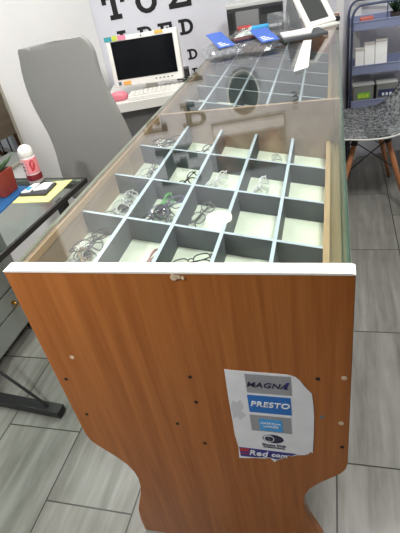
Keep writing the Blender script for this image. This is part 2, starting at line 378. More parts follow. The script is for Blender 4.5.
text('lettering', 'MAGNA', .0195, SN, stick, MT(.452, .6935), .0002, .25, 1.05)
flat('logo_mark', [(.483, .686), (.487, .686), (.4945, .7055), (.4885, .7055)], SV, .0017)
text('lettering', 'PRESTO', .021, SW, stick, MT(.4535, .637), .0004, .2, .98)
text('lettering', 'AMERICAN', .0082, SW, stick, MT(.4515, .5785, -.0018), .0, 0, .95)
text('lettering', 'EXPRESS', .0082, SW, stick, MT(.4515, .568, -.0018), .0, 0, .95)
ov = lambda cx, cz, rx, rz, n=28: [(cx + rx * math.cos(2 * PI * i / n), cz + rz * math.sin(2 * PI * i / n)) for i in range(n)]
flat('logo_mark', ov(.453, .5275, .0215, .0145), SN)
flat('logo_mark', ov(.4445, .5275, .011, .0112), SW, .0015)
flat('logo_mark', [(.4445 - .0085 * math.sin(a), .5275 + .0085 * math.cos(a)) for a in [PI * i / 12 for i in range(13)]][::1], SN, .0018)
flat('logo_mark', [(.4452 + .0085 * math.sin(a), .5275 + .0085 * math.cos(a)) for a in [PI * i / 12 for i in range(13)]], SN, .0018)
text('lettering', 'Diners Club', .0098, SN, stick, MT(.453, .5055), .0002, 0, .95)
text('lettering', 'INTERNATIONAL', .0055, SN, stick, MT(.453, .497), .0001, 0, 1.0)
flat('logo_panel', [(.3775, .452), (.3775, .4855), (.4995, .483), (.4945, .479), (.488, .474), (.48, .475), (.468, .4625), (.457, .454), (.44, .4585), (.41, .4525)], SV)
flat('logo_mark', [(.378, .471), (.378, .483), (.40, .4825), (.397, .471)], SR, .0015)
flat('logo_mark', [(.378, .461), (.378, .4635), (.396, .4645), (.396, .462)], SR, .0015)
text('lettering', 'Red', .0255, SW, stick, MT(.4165, .469), .0003, .25, .95)
text('lettering', 'com', .0195, SW, stick, MT(.4615, .4705), .0004, .25, .95)
flat('sticker_scuff', [(.376, .625), (.383, .642), (.389, .636), (.398, .645), (.402, .622), (.396, .612), (.404, .598), (.392, .582), (.386, .592), (.377, .584)], mat('sticker_grey_scuff', '#d0d2d8', .5), .0011)

# ------------------------------------------------------------------ eyeglasses
FR = {'black': mat('frame_black', '#141414', .3), 'brown': mat('frame_brown', '#6b4a3f', .35), 'steel': mat('frame_steel', '#77797a', .3, .7), 'white': mat('frame_white', '#e9eaea', .35),
      'clear': mat('frame_clear_grey', '#c4cbc8', .25), 'green': mat('frame_green', '#4fb04a', .35), 'purple': mat('frame_purple', '#5b5575', .35), 'gold': mat('frame_gold', '#8d7a57', .3, .6), 'pink': mat('frame_pink', '#b08b86', .35)}
LENS = glass('lens', (.955, .965, .96), .12)
def make_glasses():
    g = bpy.data.objects.new('eyeglasses', None); C.objects.link(g); g.empty_display_size = .03
    bm = bmesh.new()
    for s in (-1, 1):
        P = []
        for i in range(20):
            a = 2 * PI * i / 20; c, sn = math.cos(a), math.sin(a)
            P.append((s * .033 + .0255 * math.copysign(abs(c) ** .75, c), .002 * abs(s * .033 + .0255 * c) / .06, .0185 * math.copysign(abs(sn) ** .75, sn)))
        tube(bm, P, .0019, 6, True)
        tube(bm, [(s * .0575, .0015, .009), (s * .066, .002, .009), (s * .067, .007, .009)], .002, 6)
    tube(bm, smooth_pts([(-.009, 0, .006), (0, -.002, .010), (.009, 0, .006)], 4), .0018, 6)
    obj('frame', bm, FR['black'], g, True)
    for s in (-1, 1):
        P = smooth_pts([(s * .067, .006, .009), (s * .05, .0145 + .002 * s, .008), (s * .0, .016 + .003 * s, .006), (-s * .042, .015 + .003 * s, .002), (-s * .062, .014 + .003 * s, -.014)], 5)
        obj('temple', T(P, .0020, 6), FR['black'], g, True)
        bm = bmesh.new(); prism_y(bm, [(s * .033 + .024 * math.copysign(abs(math.cos(a)) ** .75, math.cos(a)), .0172 * math.copysign(abs(math.sin(a)) ** .75, math.sin(a))) for a in [2 * PI * i / 20 for i in range(20)]], .0005, .0015)
        obj('lens', bm, LENS, g)
    return g
proto = make_glasses(); first = [True]
def colx(c): return ((.0125 + .118) / 2, (.118 + .226) / 2, (.226 + .336) / 2, (.336 + .449) / 2, (.449 + .5485) / 2)[c]
def put(x, y, rz, tilt, col, label, group, sc=.85, lift=0.0):
    g = proto if first[0] else copy_thing(proto); first[0] = False
    tag(g, label, 'eyeglasses', group)
    for o in S.objects:
        if o.parent == g and not o.name.startswith('lens'):
            o.material_slots[0].link = 'OBJECT'; o.material_slots[0].material = FR[col]
    Rm = Matrix.Rotation(rz, 4, 'Z') @ Matrix.Rotation(tilt, 4, 'X') @ Matrix.Diagonal((sc, sc, sc, 1))
    zf = lambda px: ztop(px) - DEP
    qs = [Rm @ v.co for o in S.objects if o.parent == g for v in o.data.vertices]
    xs = (.02,) + COLS + (.5485,); ys = (.024, .28, .475, .672, .861)
    for ax, ed, c0 in ((0, xs, x), (1, ys, y)):
        i = max(k for k in range(len(ed) - 1) if ed[k] <= c0); lo, hi = ed[i] + .006, ed[i + 1] - .006
        a0, a1 = min(q[ax] for q in qs), max(q[ax] for q in qs)
        c0 = max(c0, lo - a0) if c0 + a0 < lo else (min(c0, hi - a1) if c0 + a1 > hi else c0)
        if a1 - a0 > hi - lo: c0 = (lo + hi - a0 - a1) / 2
        if ax == 0: x = c0
        else: y = c0
    mn = 1e9
    for o in S.objects:
        if o.parent == g:
            for v in o.data.vertices:
                q = Rm @ v.co; mn = min(mn, q.z - (zf(x + q.x) - zf(x)))
    g.matrix_world = Matrix.Translation((x, y, zf(x) - mn + .0006 + lift)) @ Rm
    return g
r = math.radians
G1 = 'eyeglasses in the counter compartments'
put(.050, .135, r(75), r(-70), 'steel', 'steel-rimmed eyeglasses lying flat lowest in the tangled pile of the near corner cell', G1)
put(.078, .175, r(100), r(-40), 'steel', 'grey wire eyeglasses leaning on the tangled pile in the near corner cell', G1, .85, .010)
put(.060, .205, r(60), r(-78), 'black', 'thin black eyeglasses at the back of the tangled pile in the near corner cell', G1, .8, .012)
put(.085, .125, r(115), r(-60), 'gold', 'dull gold-tone eyeglasses topmost on the tangled pile in the near corner cell', G1, .78, .022)
put(.205, .165, r(82), r(-25), 'pink', 'single pinkish brown eyeglasses propped against a divider in the front row', G1)
put(.283, .195, r(25), r(-62), 'black', 'black eyeglasses with folded temples alone in the middle cell of the front row', G1, .72)
put(.432, .155, r(80), r(-35), 'black', 'small dark eyeglasses mostly hidden behind the white counter edge', G1, .75)
put(.055, .345, r(60), r(-70), 'steel', 'grey wire eyeglasses lying nearest in the heap by the wooden counter side', G1)
put(.080, .375, r(95), r(-55), 'clear', 'clear eyeglasses on top of the clear heap by the wooden counter side', G1, .85, .012)
put(.060, .425, r(80), r(-70), 'clear', 'clear eyeglasses farthest back in the heap by the wooden counter side', G1, .8)
put(.155, .335, r(65), r(-40), 'black', 'black eyeglasses standing in the crowded cell beside the green-trimmed pair', G1, .9)
put(.185, .385, r(50), r(-55), 'purple', 'purple eyeglasses in the crowded cell beside the green-trimmed pair', G1, .85, .008)
put(.200, .345, r(105), r(-30), 'steel', 'grey eyeglasses nearest the divider in the crowded dark cell', G1, .8)
put(.165, .425, r(85), r(-20), 'green', 'green-trimmed eyeglasses upright in the crowded dark cell', G1, .85)
put(.262, .405, r(75), r(-65), 'steel', 'thin wire eyeglasses alone in the middle cell of the second row', G1, .8)
put(.060, .535, r(70), r(-60), 'clear', 'translucent grey eyeglasses nearer of two in the third row by the wooden side', G1)
put(.085, .585, r(95), r(-50), 'steel', 'grey steel eyeglasses farther of two in the third row by the wooden side', G1, .85)
put(.190, .540, r(75), r(-30), 'black', 'black eyeglasses with pale temple tips in the third row', G1, .85)
put(.268, .560, r(70), r(-32), 'white', 'white-framed eyeglasses alone in the middle cell of the third row', G1, .9)
put(.385, .560, r(80), r(-35), 'white', 'white-framed eyeglasses alone in the cell next to an empty one', G1, .95)
put(.060, .730, r(60), r(-50), 'black', 'black eyeglasses nearer of two in the far row by the wooden side', G1, .9)
put(.080, .775, r(20), r(-60), 'black', 'black eyeglasses farther of two in the far row by the wooden side', G1, .9)
put(.190, .735, r(65), r(-40), 'black', 'black eyeglasses alone in the second cell of the far row', G1, .85)
put(.400, .735, r(75), r(-50), 'clear', 'clear eyeglasses in the far row in front of the wooden partition', G1, .85)

# ------------------------------------------------------------------ glass desk
ZD = .75
desk = thing('glass_desk', 'black metal framed glass desk with a small plant and papers on it', 'desk', (-.663, .331, 0), r(-5))
X0, X1, Y0, Y1 = -.29, .333, -.6, .53
gd = obj('glass_top', B(X0 + .0145, X1 - .0104, Y0 + .0145, Y1 - .0145, ZD - .008, ZD), [GLASS_D, GEDGE], desk)
for p in gd.data.polygons:
    if abs(p.normal.z) < .5: p.material_index = 1
bm = bmesh.new()
for a in ((X1 - .010, X1, Y0, Y1), (X0, X0 + .014, Y0, Y1), (X0 + .014, X1 - .010, Y1 - .014, Y1), (X0 + .014, X1 - .010, Y0, Y0 + .014)): box(bm, *a, ZD - .017, ZD)
for a in ((X0 + .03, X1 - .03, Y1 - .036, Y1 - .0145),): box(bm, *a, ZD - .026, ZD - .0085)
obj('frame', bm, BLK, desk)
for y in (-.5, .04, .4):
    if y == .4:
        obj('leg', B(X1 - .065, X1 - .035, y, y + .03, .0, ZD - .028), BLK, desk); obj('leg', B(X0 + .03, X0 + .06, y, y + .03, .0, ZD - .028), BLK, desk)
    else:
        obj('foot', B(X0 + .02, .25, y - .022, y + .022, .008, .04), BLK, desk, bevel=.003)
        obj('leg', B(-.12, -.07, y - .016, y + .016, .04, ZD - .028), BLK, desk)
        obj('brace', T([(.195, y, .042), (-.075, y, .335)], .006, 8), BLK, desk)
# things on it
bm = bmesh.new(); prism(bm, [(-.70, .56), (-.488, .575), (-.498, .775), (-.535, .78), (-.66, .81)], lambda a, b: (a, b, ZD + .0005), lambda a, b: (a, b, ZD + .004)); tag(obj('folder', bm, mat('blue_folder', '#1b5688', .35)), 'glossy blue folder lying under the plant pot', 'folder')
bm = bmesh.new(); prism(bm, [(-.487, .650), (-.342, .648), (-.335, .812), (-.412, .80), (-.42, .776), (-.478, .776)], lambda a, b: (a, b, ZD + .0005), lambda a, b: (a, b, ZD + .003)); tag(obj('paper_pad', bm, mat('yellow_paper', '#dcd98a', .8)), 'yellow paper pad at the corner of the glass desk', 'paper')
bm = bmesh.new(); prism(bm, [(-.482, .692), (-.375, .690), (-.378, .778), (-.482, .778)], lambda a, b: (a, b, ZD + .0034), lambda a, b: (a, b, ZD + .012))
nb = thing('wallet', 'dark wallet lying on the yellow paper pad', 'wallet'); obj('cover', bm, mat('dark_leather', '#33343a', .5), nb, bevel=.002)
for pts, lab in (([(-.476, .70), (-.446, .703), (-.436, .765), (-.466, .768)], 'white printed card with a blue mark on the dark wallet'), ([(-.434, .712), (-.385, .72), (-.388, .772), (-.422, .768)], 'crumpled white paper slip on the dark wallet')):
    bm = bmesh.new(); prism(bm, pts, lambda a, b: (a, b, ZD + .0125), lambda a, b: (a, b, ZD + .0145 + .006 * random.random()))
    card = tag(obj('paper_card' if 'card' in lab else 'paper_slip', bm, PAPER), lab, 'card' if 'card' in lab else 'paper')
    if 'card' in lab:
        obj('printed_mark', B(-.463, -.452, .715, .735, ZD + .0145, ZD + .0205), SC, card)
# sanitizer bottle
bt = thing('bottle', 'white and pink pump bottle with a dark red base band on the glass desk', 'bottle', (-.482, .812, ZD + .0006))
obj('body', lathe([(.022, 0), (.027, .004), (.0275, .02), (.0275, .095), (.025, .104)], 24), mat('bottle_pale', '#dcd3d2', .35), bt, True)
obj('base_band', lathe([(.0282, .016), (.0284, .018), (.0284, .036), (.0282, .038)], 24), mat('dark_red_label', '#7d1c27', .4), bt, True)
obj('label_band', lathe([(.0280, .042), (.0282, .043), (.0282, .096), (.0280, .097)], 24), mat('pink_label', '#e88f96', .4), bt, True)
bm = bmesh.new()
for k in range(-3, 4):
    pass
def on_cyl(pts, r0, a0):  # patch wrapped on the bottle: pts (angle offset, z)
    bm = bmesh.new(); n = len(pts)
    A = [bm.verts.new((r0 * math.cos(a0 + a), r0 * math.sin(a0 + a), z)) for a, z in pts]; Z = [bm.verts.new((r0 * .985 * math.cos(a0 + a), r0 * .985 * math.sin(a0 + a), z)) for a, z in pts]
    bm.faces.new(A); bm.faces.new(Z[::-1])
    for i in range(n): bm.faces.new((A[i], A[(i + 1) % n], Z[(i + 1) % n], Z[i]))
    return bm
obj('label_print', on_cyl([(.0, .05), (.35, .055), (.6, .07), (.55, .09), (.2, .093), (-.1, .08)], .0289, r(-55)), mat('red_print', '#c0323f', .4), bt)
obj('label_print', on_cyl([(-.3, .044), (.2, .044), (.2, .095), (-.3, .095)], .0287, r(-105)), WHITEP, bt)
for zz in (.055, .068, .081): obj('label_print', on_cyl([(-.2, zz), (.12, zz), (.12, zz + .006), (-.2, zz + .006)], .0292, r(-105)), mat('grey_print', '#5d5f66', .5), bt)
obj('cap', lathe([(.0255, .104), (.0265, .106), (.026, .12), (.022, .133), (.012, .141), (.003, .143)], 24), WHITEP, bt, True)
# potted succulent
pot = thing('potted_plant', 'spiky green succulent in a square terracotta-red pot', 'plant', (-.566, .725, ZD + .0042), r(-4))
bm = bmesh.new(); prism(bm, [(-.036, -.036), (.036, -.036), (.036, .036), (-.036, .036)], lambda a, b: (a, b, 0), lambda a, b: (a * 1.16, b * 1.16, .085)); obj('pot', bm, mat('red_pot', '#8a3526', .5), pot, bevel=.003)
obj('soil', B(-.034, .034, -.034, .034, .0851, .087), mat('soil', '#2f251d', .9, noise=.3, scale=80), pot)
bm = bmesh.new()
for i in range(16):
    a = i * 2.4; el = .5 + .9 * (i % 4) / 3; L1 = .06 + .03 * random.random(); d = Vector((math.cos(a) * math.cos(el), math.sin(a) * math.cos(el), math.sin(el))); b0 = Vector((math.cos(a) * .012, math.sin(a) * .012, .086))
    tube(bm, [b0, b0 + d * L1 * .35 , b0 + d * L1 * .7 + Vector((0, 0, .004)), b0 + d * L1 + Vector((0, 0, .012))], .006, 6, rads=[.006, .0075, .005, .0008])
obj('foliage', bm, mat('succulent_green', '#4f6b4a', .5, noise=.25, scale=60), pot, True)
# pedestal of drawers under the desk
ped = thing('drawer_pedestal', 'grey drawer pedestal with a brass key under the glass desk', 'drawers', (-.99, .62, 0))
obj('body', B(.06, .19, -.34, .24, .06, .58), PEDG, ped)
for z0, z1 in ((.075, .178), (.19, .27), (.282, .40), (.412, .565)): obj('drawer', B(.1915, .2, -.335, .235, z0, z1), PEDG, ped)
bm = T([(.201, .12, .217), (.207, .12, .217)], .009, 16); tube(bm, [(.206, .12, .217), (.214, .12, .217)], .003, 8)
obj('lock', bm, BRASS, ped)
bm = T([(.216, .12 + .012 * math.cos(a), .205 + .012 * math.sin(a)) for a in [2 * PI * i / 16 for i in range(16)]], .0022, 6, True); obj('key', bm, BRASS, ped)
for x in (.08, .17):
    for y in (-.3, .2): obj('caster', T([(x - .008, y, .03), (x + .008, y, .03)], .03, 16), BLK, ped)
# navy bag on the pedestal
def blob(name, sx, sy, sz, amp, seed, sub=3, flat=.0):
    bm = bmesh.new(); bmesh.ops.create_icosphere(bm, subdivisions=sub, radius=1); rn = random.Random(seed)
    ph = [(rn.uniform(1.5, 4.5), rn.uniform(1.5, 4.5), rn.uniform(1.5, 4.5), rn.uniform(0, 6)) for _ in range(6)]
    for v in bm.verts:
        k = 1 + amp * sum(math.sin(a * v.co.x + b * v.co.y + c * v.co.z + d) for a, b, c, d in ph) / 2.2
        v.co = Vector((v.co.x * k * sx, v.co.y * k * sy, max(v.co.z * k, -.62) * sz))
    zmin = min(v.co.z for v in bm.verts)
    for v in bm.verts: v.co.z -= zmin
    return bm
t = thing('cloth_bag', 'navy blue cloth bag beneath the glass desk', 'bag', (-.86, .62, .581)); obj('body', blob('b', .05, .14, .055, .10, 3), NAVY, t, True)
obj('strap', T(smooth_pts([(-.01, -.06, .06), (-.0, -.02, .09), (.0, .03, .09), (.0, .07, .06)], 5), .006, 8), NAVY, t, True)

# ------------------------------------------------------------------ office chair (back towards us)
CHX = -.45
ch = thing('office_chair', 'tall-backed grey fabric office chair turned towards the computer desk', 'office chair', (CHX, 1.42, 0), 0)
prof = [(-.60, .50), (-.628, .58), (-.622, .65), (-.612, .72), (-.612, .79), (-.628, .86), (-.645, .93), (-.652, 1.0), (-.648, 1.06), (-.640, 1.10), (-.634, 1.135), (-.615, 1.152)]
right = [(-.265, .50), (-.242, .58), (-.240, .66), (-.247, .74), (-.258, .81), (-.278, .90), (-.300, .98), (-.307, 1.05), (-.309, 1.10), (-.325, 1.14), (-.35, 1.158)]
outl = smooth_pts([(a - CHX, b, 0) for a, b in prof] + [(-.56 - CHX, 1.150, 0), (-.50 - CHX, 1.150, 0), (-.43 - CHX, 1.158, 0)] + [(a - CHX, b, 0) for a, b in right[::-1]], 4)
def back_mesh(th, inset, ycurve, off):
    bm = bmesh.new(); n = 14
    zs = [.502 + (1.17 - .502) * i / 48 for i in range(49)]
    lft = [p for p in outl[:len(outl) // 2]]; rgt = [p for p in outl[len(outl) // 2:]]
    def span(z):
        xs = []
        P = outl
        for a, b in zip(P, list(P[1:]) + [P[0]]):
            if (a.y - z) * (b.y - z) <= 0 and abs(a.y - b.y) > 1e-9: xs.append(a.x + (z - a.y) / (b.y - a.y) * (b.x - a.x))
        return (min(xs), max(xs)) if len(xs) > 1 else None
    rows = []
    for z in zs:
        s = span(z)
        if not s: continue
        x0, x1 = s[0] + inset, s[1] - inset
        if x1 - x0 < .01: continue
        rows.append([(x0 + (x1 - x0) * k / n, z) for k in range(n + 1)])
    def P3(x, z, o):
        y = ycurve * (1 - (x / .2) ** 2) + .02 * math.sin((z - .5) / .66 * PI)
        return (x, -y * 1.0 - .20 + .0 + o, z)
    F = [[bm.verts.new(P3(x, z, -th / 2 + off)) for x, z in rw] for rw in rows]; K = [[bm.verts.new(P3(x, z, th / 2 + off)) for x, z in rw] for rw in rows]
    for i in range(len(rows) - 1):
        for k in range(n):
            bm.faces.new((F[i][k], F[i][k + 1], F[i + 1][k + 1], F[i + 1][k])); bm.faces.new((K[i][k], K[i + 1][k], K[i + 1][k + 1], K[i][k + 1]))
        bm.faces.new((F[i][0], F[i + 1][0], K[i + 1][0], K[i][0])); bm.faces.new((F[i][n], K[i][n], K[i + 1][n], F[i + 1][n]))
    for k in range(n):
        bm.faces.new((F[0][k], K[0][k], K[0][k + 1], F[0][k + 1])); bm.faces.new((F[-1][k], F[-1][k + 1], K[-1][k + 1], K[-1][k]))
    return bm
bk = obj('backrest', back_mesh(.028, 0, .03, 0), GREYFAB, ch, True); bk.modifiers.new('b', 'BEVEL').width = .008; bk.modifiers['b'].segments = 3; bk.modifiers['b'].limit_method = 'ANGLE'
obj('back_bracket', T(smooth_pts([(0, .10, .40), (0, -.13, .40), (0, -.235, .47), (0, -.262, .58)], 6), .022, 10), BLK, ch, True)
bm = bmesh.new(); bmesh.ops.create_cube(bm, size=1)
for v in bm.verts: v.co = Vector((v.co.x * .46, v.co.y * .44 + .06, v.co.z * .07 + .465))
obj('seat', bm, GREYFAB, ch, True, bevel=.03)
obj('gas_lift', lathe([(.05, .12), (.03, .13), (.028, .28), (.02, .281), (.02, .425)], 20, (0, .05)), BLK, ch, True)
for i in range(5):
    a = 2 * PI * i / 5 + .3; d = Vector((math.cos(a), math.sin(a), 0))
    b0 = Vector((0, .05, .10))
    lg = obj('base_leg', T([b0 + d * .02 + Vector((0, 0, .01)), b0 + d * .15, b0 + d * .27 - Vector((0, 0, .025))], .02, 8, rads=[.024, .02, .015]), BLK, ch, True)
    cpos = b0 + d * .27; n = Vector((-d.y, d.x, 0)); obj('caster', T([Vector((cpos.x, cpos.y, .028)) - n * .022, Vector((cpos.x, cpos.y, .028)) + n * .022], .028, 14), BLK, lg)

# ------------------------------------------------------------------ computer desk against the back wall (u,v,z wall frame)
MDK = MW
cd = thing('computer_desk', 'white-topped grey computer desk against the chart wall', 'desk')
obj('desktop', B(-.50, -.02, -.50, -.006, .70, .745, M=MDK), DESKW, cd)
obj('front_panel', B(-.48, -.04, -.46, -.444, .02, .70, M=MDK), DESKG, cd)
obj('side_panel', B(-.50, -.482, -.48, -.02, 0, .70, M=MDK), DESKG, cd); obj('side_panel', B(-.038, -.02, -.48, -.02, 0, .70, M=MDK), DESKG, cd)
# keyboard
kb = thing('keyboard', 'white keyboard in front of the white monitor', 'keyboard')
obj('case', B(-.36, -.03, -.485, -.36, .7455, .765, M=MDK), WHITEP, kb, bevel=.003)
bm = bmesh.new()
for i in range(4):
    for k in range(13): box(bm, -.35 + k * .0243, -.35 + k * .0243 + .021, -.475 + i * .027, -.475 + i * .027 + .022, .7652, .7705, M=MDK)
obj('keys', bm, mat('pale_keys', '#dedcd6', .5), kb)
ms = obj('computer_mouse', blob('m', .05, .033, .03, .04, 11), mat('pink_plastic', '#e07f8e', .4), None, True); ms.matrix_world = MDK @ Matrix.Translation((-.415, -.42, .7456)); tag(ms, 'pink computer mouse beside the white keyboard', 'computer mouse')
# monitor: plane solved from the picture at about v=-.25
def mon():
    t = thing('computer_monitor', 'white-framed monitor with a black screen and sticky notes', 'monitor', (-.392, 1.925, .7455), r(8))
    W, H, zb = .385, .247, .046
    tl = r(-8)
    Mx = Matrix.Translation((0, 0, zb)) @ Matrix.Rotation(tl, 4, 'X')
    bm = bmesh.new(); box(bm, -W / 2, W / 2, -.02, .02, 0, H, M=Mx); box(bm, -W / 2 + .05, W / 2 - .05, .02, .05, .03, H - .04, M=Mx); obj('housing', bm, WHITEP, t, bevel=.006)
    obj('screen', B(-W / 2 + .024, W / 2 - .026, -.022, -.0195, .038, H - .022, M=Mx), SCREEN, t)
    bm = bmesh.new()
    for k in range(5): box(bm, .04 + k * .022, .048 + k * .022, -.0222, -.0195, .018, .023, M=Mx)
    obj('buttons', bm, DKG, t)
    obj('webcam', T([Mx @ Vector((.0, -.0225, H - .011)), Mx @ Vector((.0, -.019, H - .011))], .004, 10), BLK, t)
    for x0, x1, z0, z1, c, nm in ((-.198, -.158, H - .018, H + .004, '#3f9aa5', 'teal'), (-.155, -.128, H - .018, H + .006, '#c5d552', 'lime'), (-.125, -.082, H - .018, H + .004, '#e98aa3', 'pink'), (.075, .118, H - .014, H + .0, '#f0c05a', 'orange'),
                                  (-.14, -.098, .01, .028, '#efb457', 'amber'), (-.168, -.152, .012, .028, '#5d7480', 'slate')):
        s = obj('sticky_note', B(x0, x1, -.0235, -.0205, z0, z1, M=Mx), mat('note_' + nm, c, .8), t); s['label'] = nm + ' sticky note'
    obj('stand', B(-.03, .03, .022, .05, .012, .12), WHITEP, t); obj('stand_base', B(-.10, .10, .0, .11, .0, .012), WHITEP, t, bevel=.004)
    return t
mon()
CAB = [([(-.33, -.31), (-.29, -.345), (-.25, -.28), (-.19, -.34), (-.12, -.30), (-.06, -.345)], 'white_cable', WHITEP, 'white cable snaking between keyboard and monitor'),
       ([(-.31, -.34), (-.27, -.30), (-.22, -.345), (-.16, -.31), (-.10, -.345)], 'white_cable', WHITEP, 'second white cable looped nearer the keyboard'),
       ([(-.10, -.30), (-.05, -.36), (-.03, -.28), (-.09, -.24), (-.04, -.20), (-.03, -.33), (-.08, -.35)], 'black_cable', BLK, 'black cable tangled at the end of the computer desk'),
       ([(-.24, -.32), (-.14, -.345), (-.07, -.27), (-.035, -.23), (-.10, -.20), (-.05, -.15)], 'black_cable', BLK, 'black cable running behind the white keyboard')]
for P, nm, m, lab in CAB:
    bm = T(smooth_pts([MDK @ Vector((u, v, .7495 + .012 * (i % 2))) for i, (u, v) in enumerate(P)], 6), .0035, 6); tag(obj(nm, bm, m, None, True), lab, 'cable')
bx = thing('adapter_box', 'black power adapter among the cables by the monitor', 'adapter'); obj('body', B(-.095, -.025, -.16, -.09, .7455, .79, M=MDK), BLK, bx, bevel=.004); obj('socket_strip', B(-.085, -.035, -.1605, -.1565, .76, .775, M=MDK), DKG, bx)

# ------------------------------------------------------------------ eye chart on the wall
chart = thing('eye_chart', 'large wall eye chart of black slab letters behind the monitor', 'eye chart')
obj('sheet', B(-.505, .05, -.002, -.0005, .35, 1.98, M=MW), mat('chart_sheet', '#d0d1d9', .7), chart)
INK = mat('chart_ink', '#0d0d10', .6)
def letter(bm, ch, cx, z0, h):
    """slab letter on a 5x5 grid"""
    w_ = h; u = h / 5
    def R(a, b, c, d):
        a -= .1; b += .1; c -= .06; d += .06
        box(bm, cx + (a - 2.5) * u, cx + (b - 2.5) * u, -.0032, -.0021, z0 + c * u, z0 + d * u, M=MW)
    def Q(pts): prism(bm, pts, lambda a, b: MW @ Vector((cx + (a - 2.5) * u, -.0032, z0 + b * u)), lambda a, b: MW @ Vector((cx + (a - 2.5) * u, -.0021, z0 + b * u)))
    def ring(a0, a1, ox, rx0, rx1):
        n = 14
        for i in range(n):
            t0, t1 = r(a0 + (a1 - a0) * i / n), r(a0 + (a1 - a0) * (i + 1) / n)
            Q([(ox + rx1 * math.cos(t0), 2.5 + 2.5 * math.sin(t0)), (ox + rx1 * math.cos(t1), 2.5 + 2.5 * math.sin(t1)), (ox + rx0 * math.cos(t1), 2.5 + 1.5 * math.sin(t1)), (ox + rx0 * math.cos(t0), 2.5 + 1.5 * math.sin(t0))])
    if ch == 'T': R(2, 3, .9, 4.1); R(0, 5, 4.1, 5); R(0, .8, 3.2, 4.1); R(4.2, 5, 3.2, 4.1); R(1.2, 3.8, 0, .9)
    elif ch == 'O': ring(0, 360, 2.5, 1.3, 2.5)
    elif ch == 'C': ring(40, 320, 2.5, 1.45, 2.45); R(3.9, 4.7, 3.2, 4.7)
    elif ch == 'Z': R(0, 5, 4.05, 5); R(0, 5, 0, .95); R(0, .8, 3.3, 4.05); R(4.2, 5, .95, 1.7); Q([(0.1, .95), (1.5, .95), (4.9, 4.05), (3.5, 4.05)])
    elif ch == 'L': R(1, 2, .9, 4.1); R(0, 3, 4.1, 5); R(0, 5, 0, .9); R(4.1, 5, .9, 2)
    elif ch in 'EF':
        R(.9, 1.9, .9, 4.1); R(0, 5, 4.1, 5); R(4.1, 5, 3.2, 4.1); R(1.9, 3.2, 2.05, 2.95); R(2.9, 3.6, 1.6, 3.4)
        if ch == 'E': R(0, 5, 0, .9); R(4.1, 5, .9, 1.8)
        else: R(0, 2.9, 0, .9)
    elif ch == 'D': R(.8, 1.8, .9, 4.1); R(0, 2.6, 4.1, 5); R(0, 2.6, 0, .9); ring(-90, 90, 2.6, 1.25, 2.45)
    elif ch == 'P':
        R(.8, 1.8, .9, 4.1); R(0, 2.9, 4.1, 5); R(0, 2.9, 0, .9); R(1.8, 2.9, 1.7, 2.5)
        n = 12
        for i in range(n):
            t0, t1 = r(-90 + 180 * i / n), r(-90 + 180 * (i + 1) / n)
            Q([(2.9 + 2.1 * math.cos(t0), 3.35 + 1.65 * math.sin(t0)), (2.9 + 2.1 * math.cos(t1), 3.35 + 1.65 * math.sin(t1)), (2.9 + 1.1 * math.cos(t1), 3.35 + .8 * math.sin(t1)), (2.9 + 1.1 * math.cos(t0), 3.35 + .8 * math.sin(t0))])
for s, us, z0, h in (('E', (-.205,), 1.60, .27), ('FP', (-.31, -.045), 1.335, .155), ('TOZ', (-.39, -.205, -.018), 1.087, .125), ('LPED', (-.368, -.247, -.126, -.004), .945, .08),
                     ('PECFD', (-.39, -.29, -.19, -.09, .008), .805, .057), ('EDFCZP', (-.40, -.317, -.233, -.15, -.067, .014), .708, .046)):
    for c_, u_ in zip(s, us):
        bm = bmesh.new(); letter(bm, c_, u_, z0, h); obj('letter', bm, INK, chart)
# things higher on the wall that show mirrored in the counter glass
om = thing('wall_mirror', 'black oval wall disc with a pale rim beside the eye chart', 'wall mirror')
bm = bmesh.new(); prism(bm, ov(.285, 1.335, .092, .132, 36), lambda a, b: MW @ Vector((a, -.014, b)), lambda a, b: MW @ Vector((a, -.004, b))); obj('disc', bm, mat('dark_disc', '#14181a', .6), om)
obj('rim', T([MW @ Vector((a, -.009, b)) for a, b in ov(.285, 1.335, .1, .14, 36)], .008, 8, True), WHITEP, om, True)
pf = thing('framed_picture', 'dark framed picture with a pale lower border high on the wall', 'picture')
obj('picture_frame', B(.056, .535, -.02, -.001, 1.50, 1.85, M=MW), mat('slate_frame', '#6c6a70', .5), pf)
obj('lower_border', B(.062, .528, -.0215, -.0195, 1.507, 1.575, M=MW), mat('pale_border', '#e6e3e6', .6), pf)
def pic_mat():
    m = bpy.data.materials.new('picture_print'); m.use_nodes = True; nt = m.node_tree; b = nt.nodes['Principled BSDF']
    tc = nt.nodes.new('ShaderNodeTexCoord'); nz = nt.nodes.new('ShaderNodeTexNoise'); nz.inputs['Scale'].default_value = 5; nz.inputs['Detail'].default_value = 3; nt.links.new(tc.outputs['Object'], nz.inputs['Vector'])
    rp = nt.nodes.new('ShaderNodeValToRGB'); e = rp.color_ramp.elements; e[0].position = .35; e[0].color = lin('#26262c'); e[1].position = .72; e[1].color = lin('#b9a98f')
    x = e.new(.5); x.color = lin('#3a383b'); x = e.new(.6); x.color = lin('#8a5548'); nt.links.new(nz.outputs[0], rp.inputs[0]); nt.links.new(rp.outputs[0], b.inputs['Base Color']); b.inputs['Roughness'].default_value = .6; return m
obj('print', B(.065, .52, -.0215, -.0195, 1.577, 1.838, M=MW), pic_mat(), pf)

# ------------------------------------------------------------------ on top of the counter
ZT = .9457
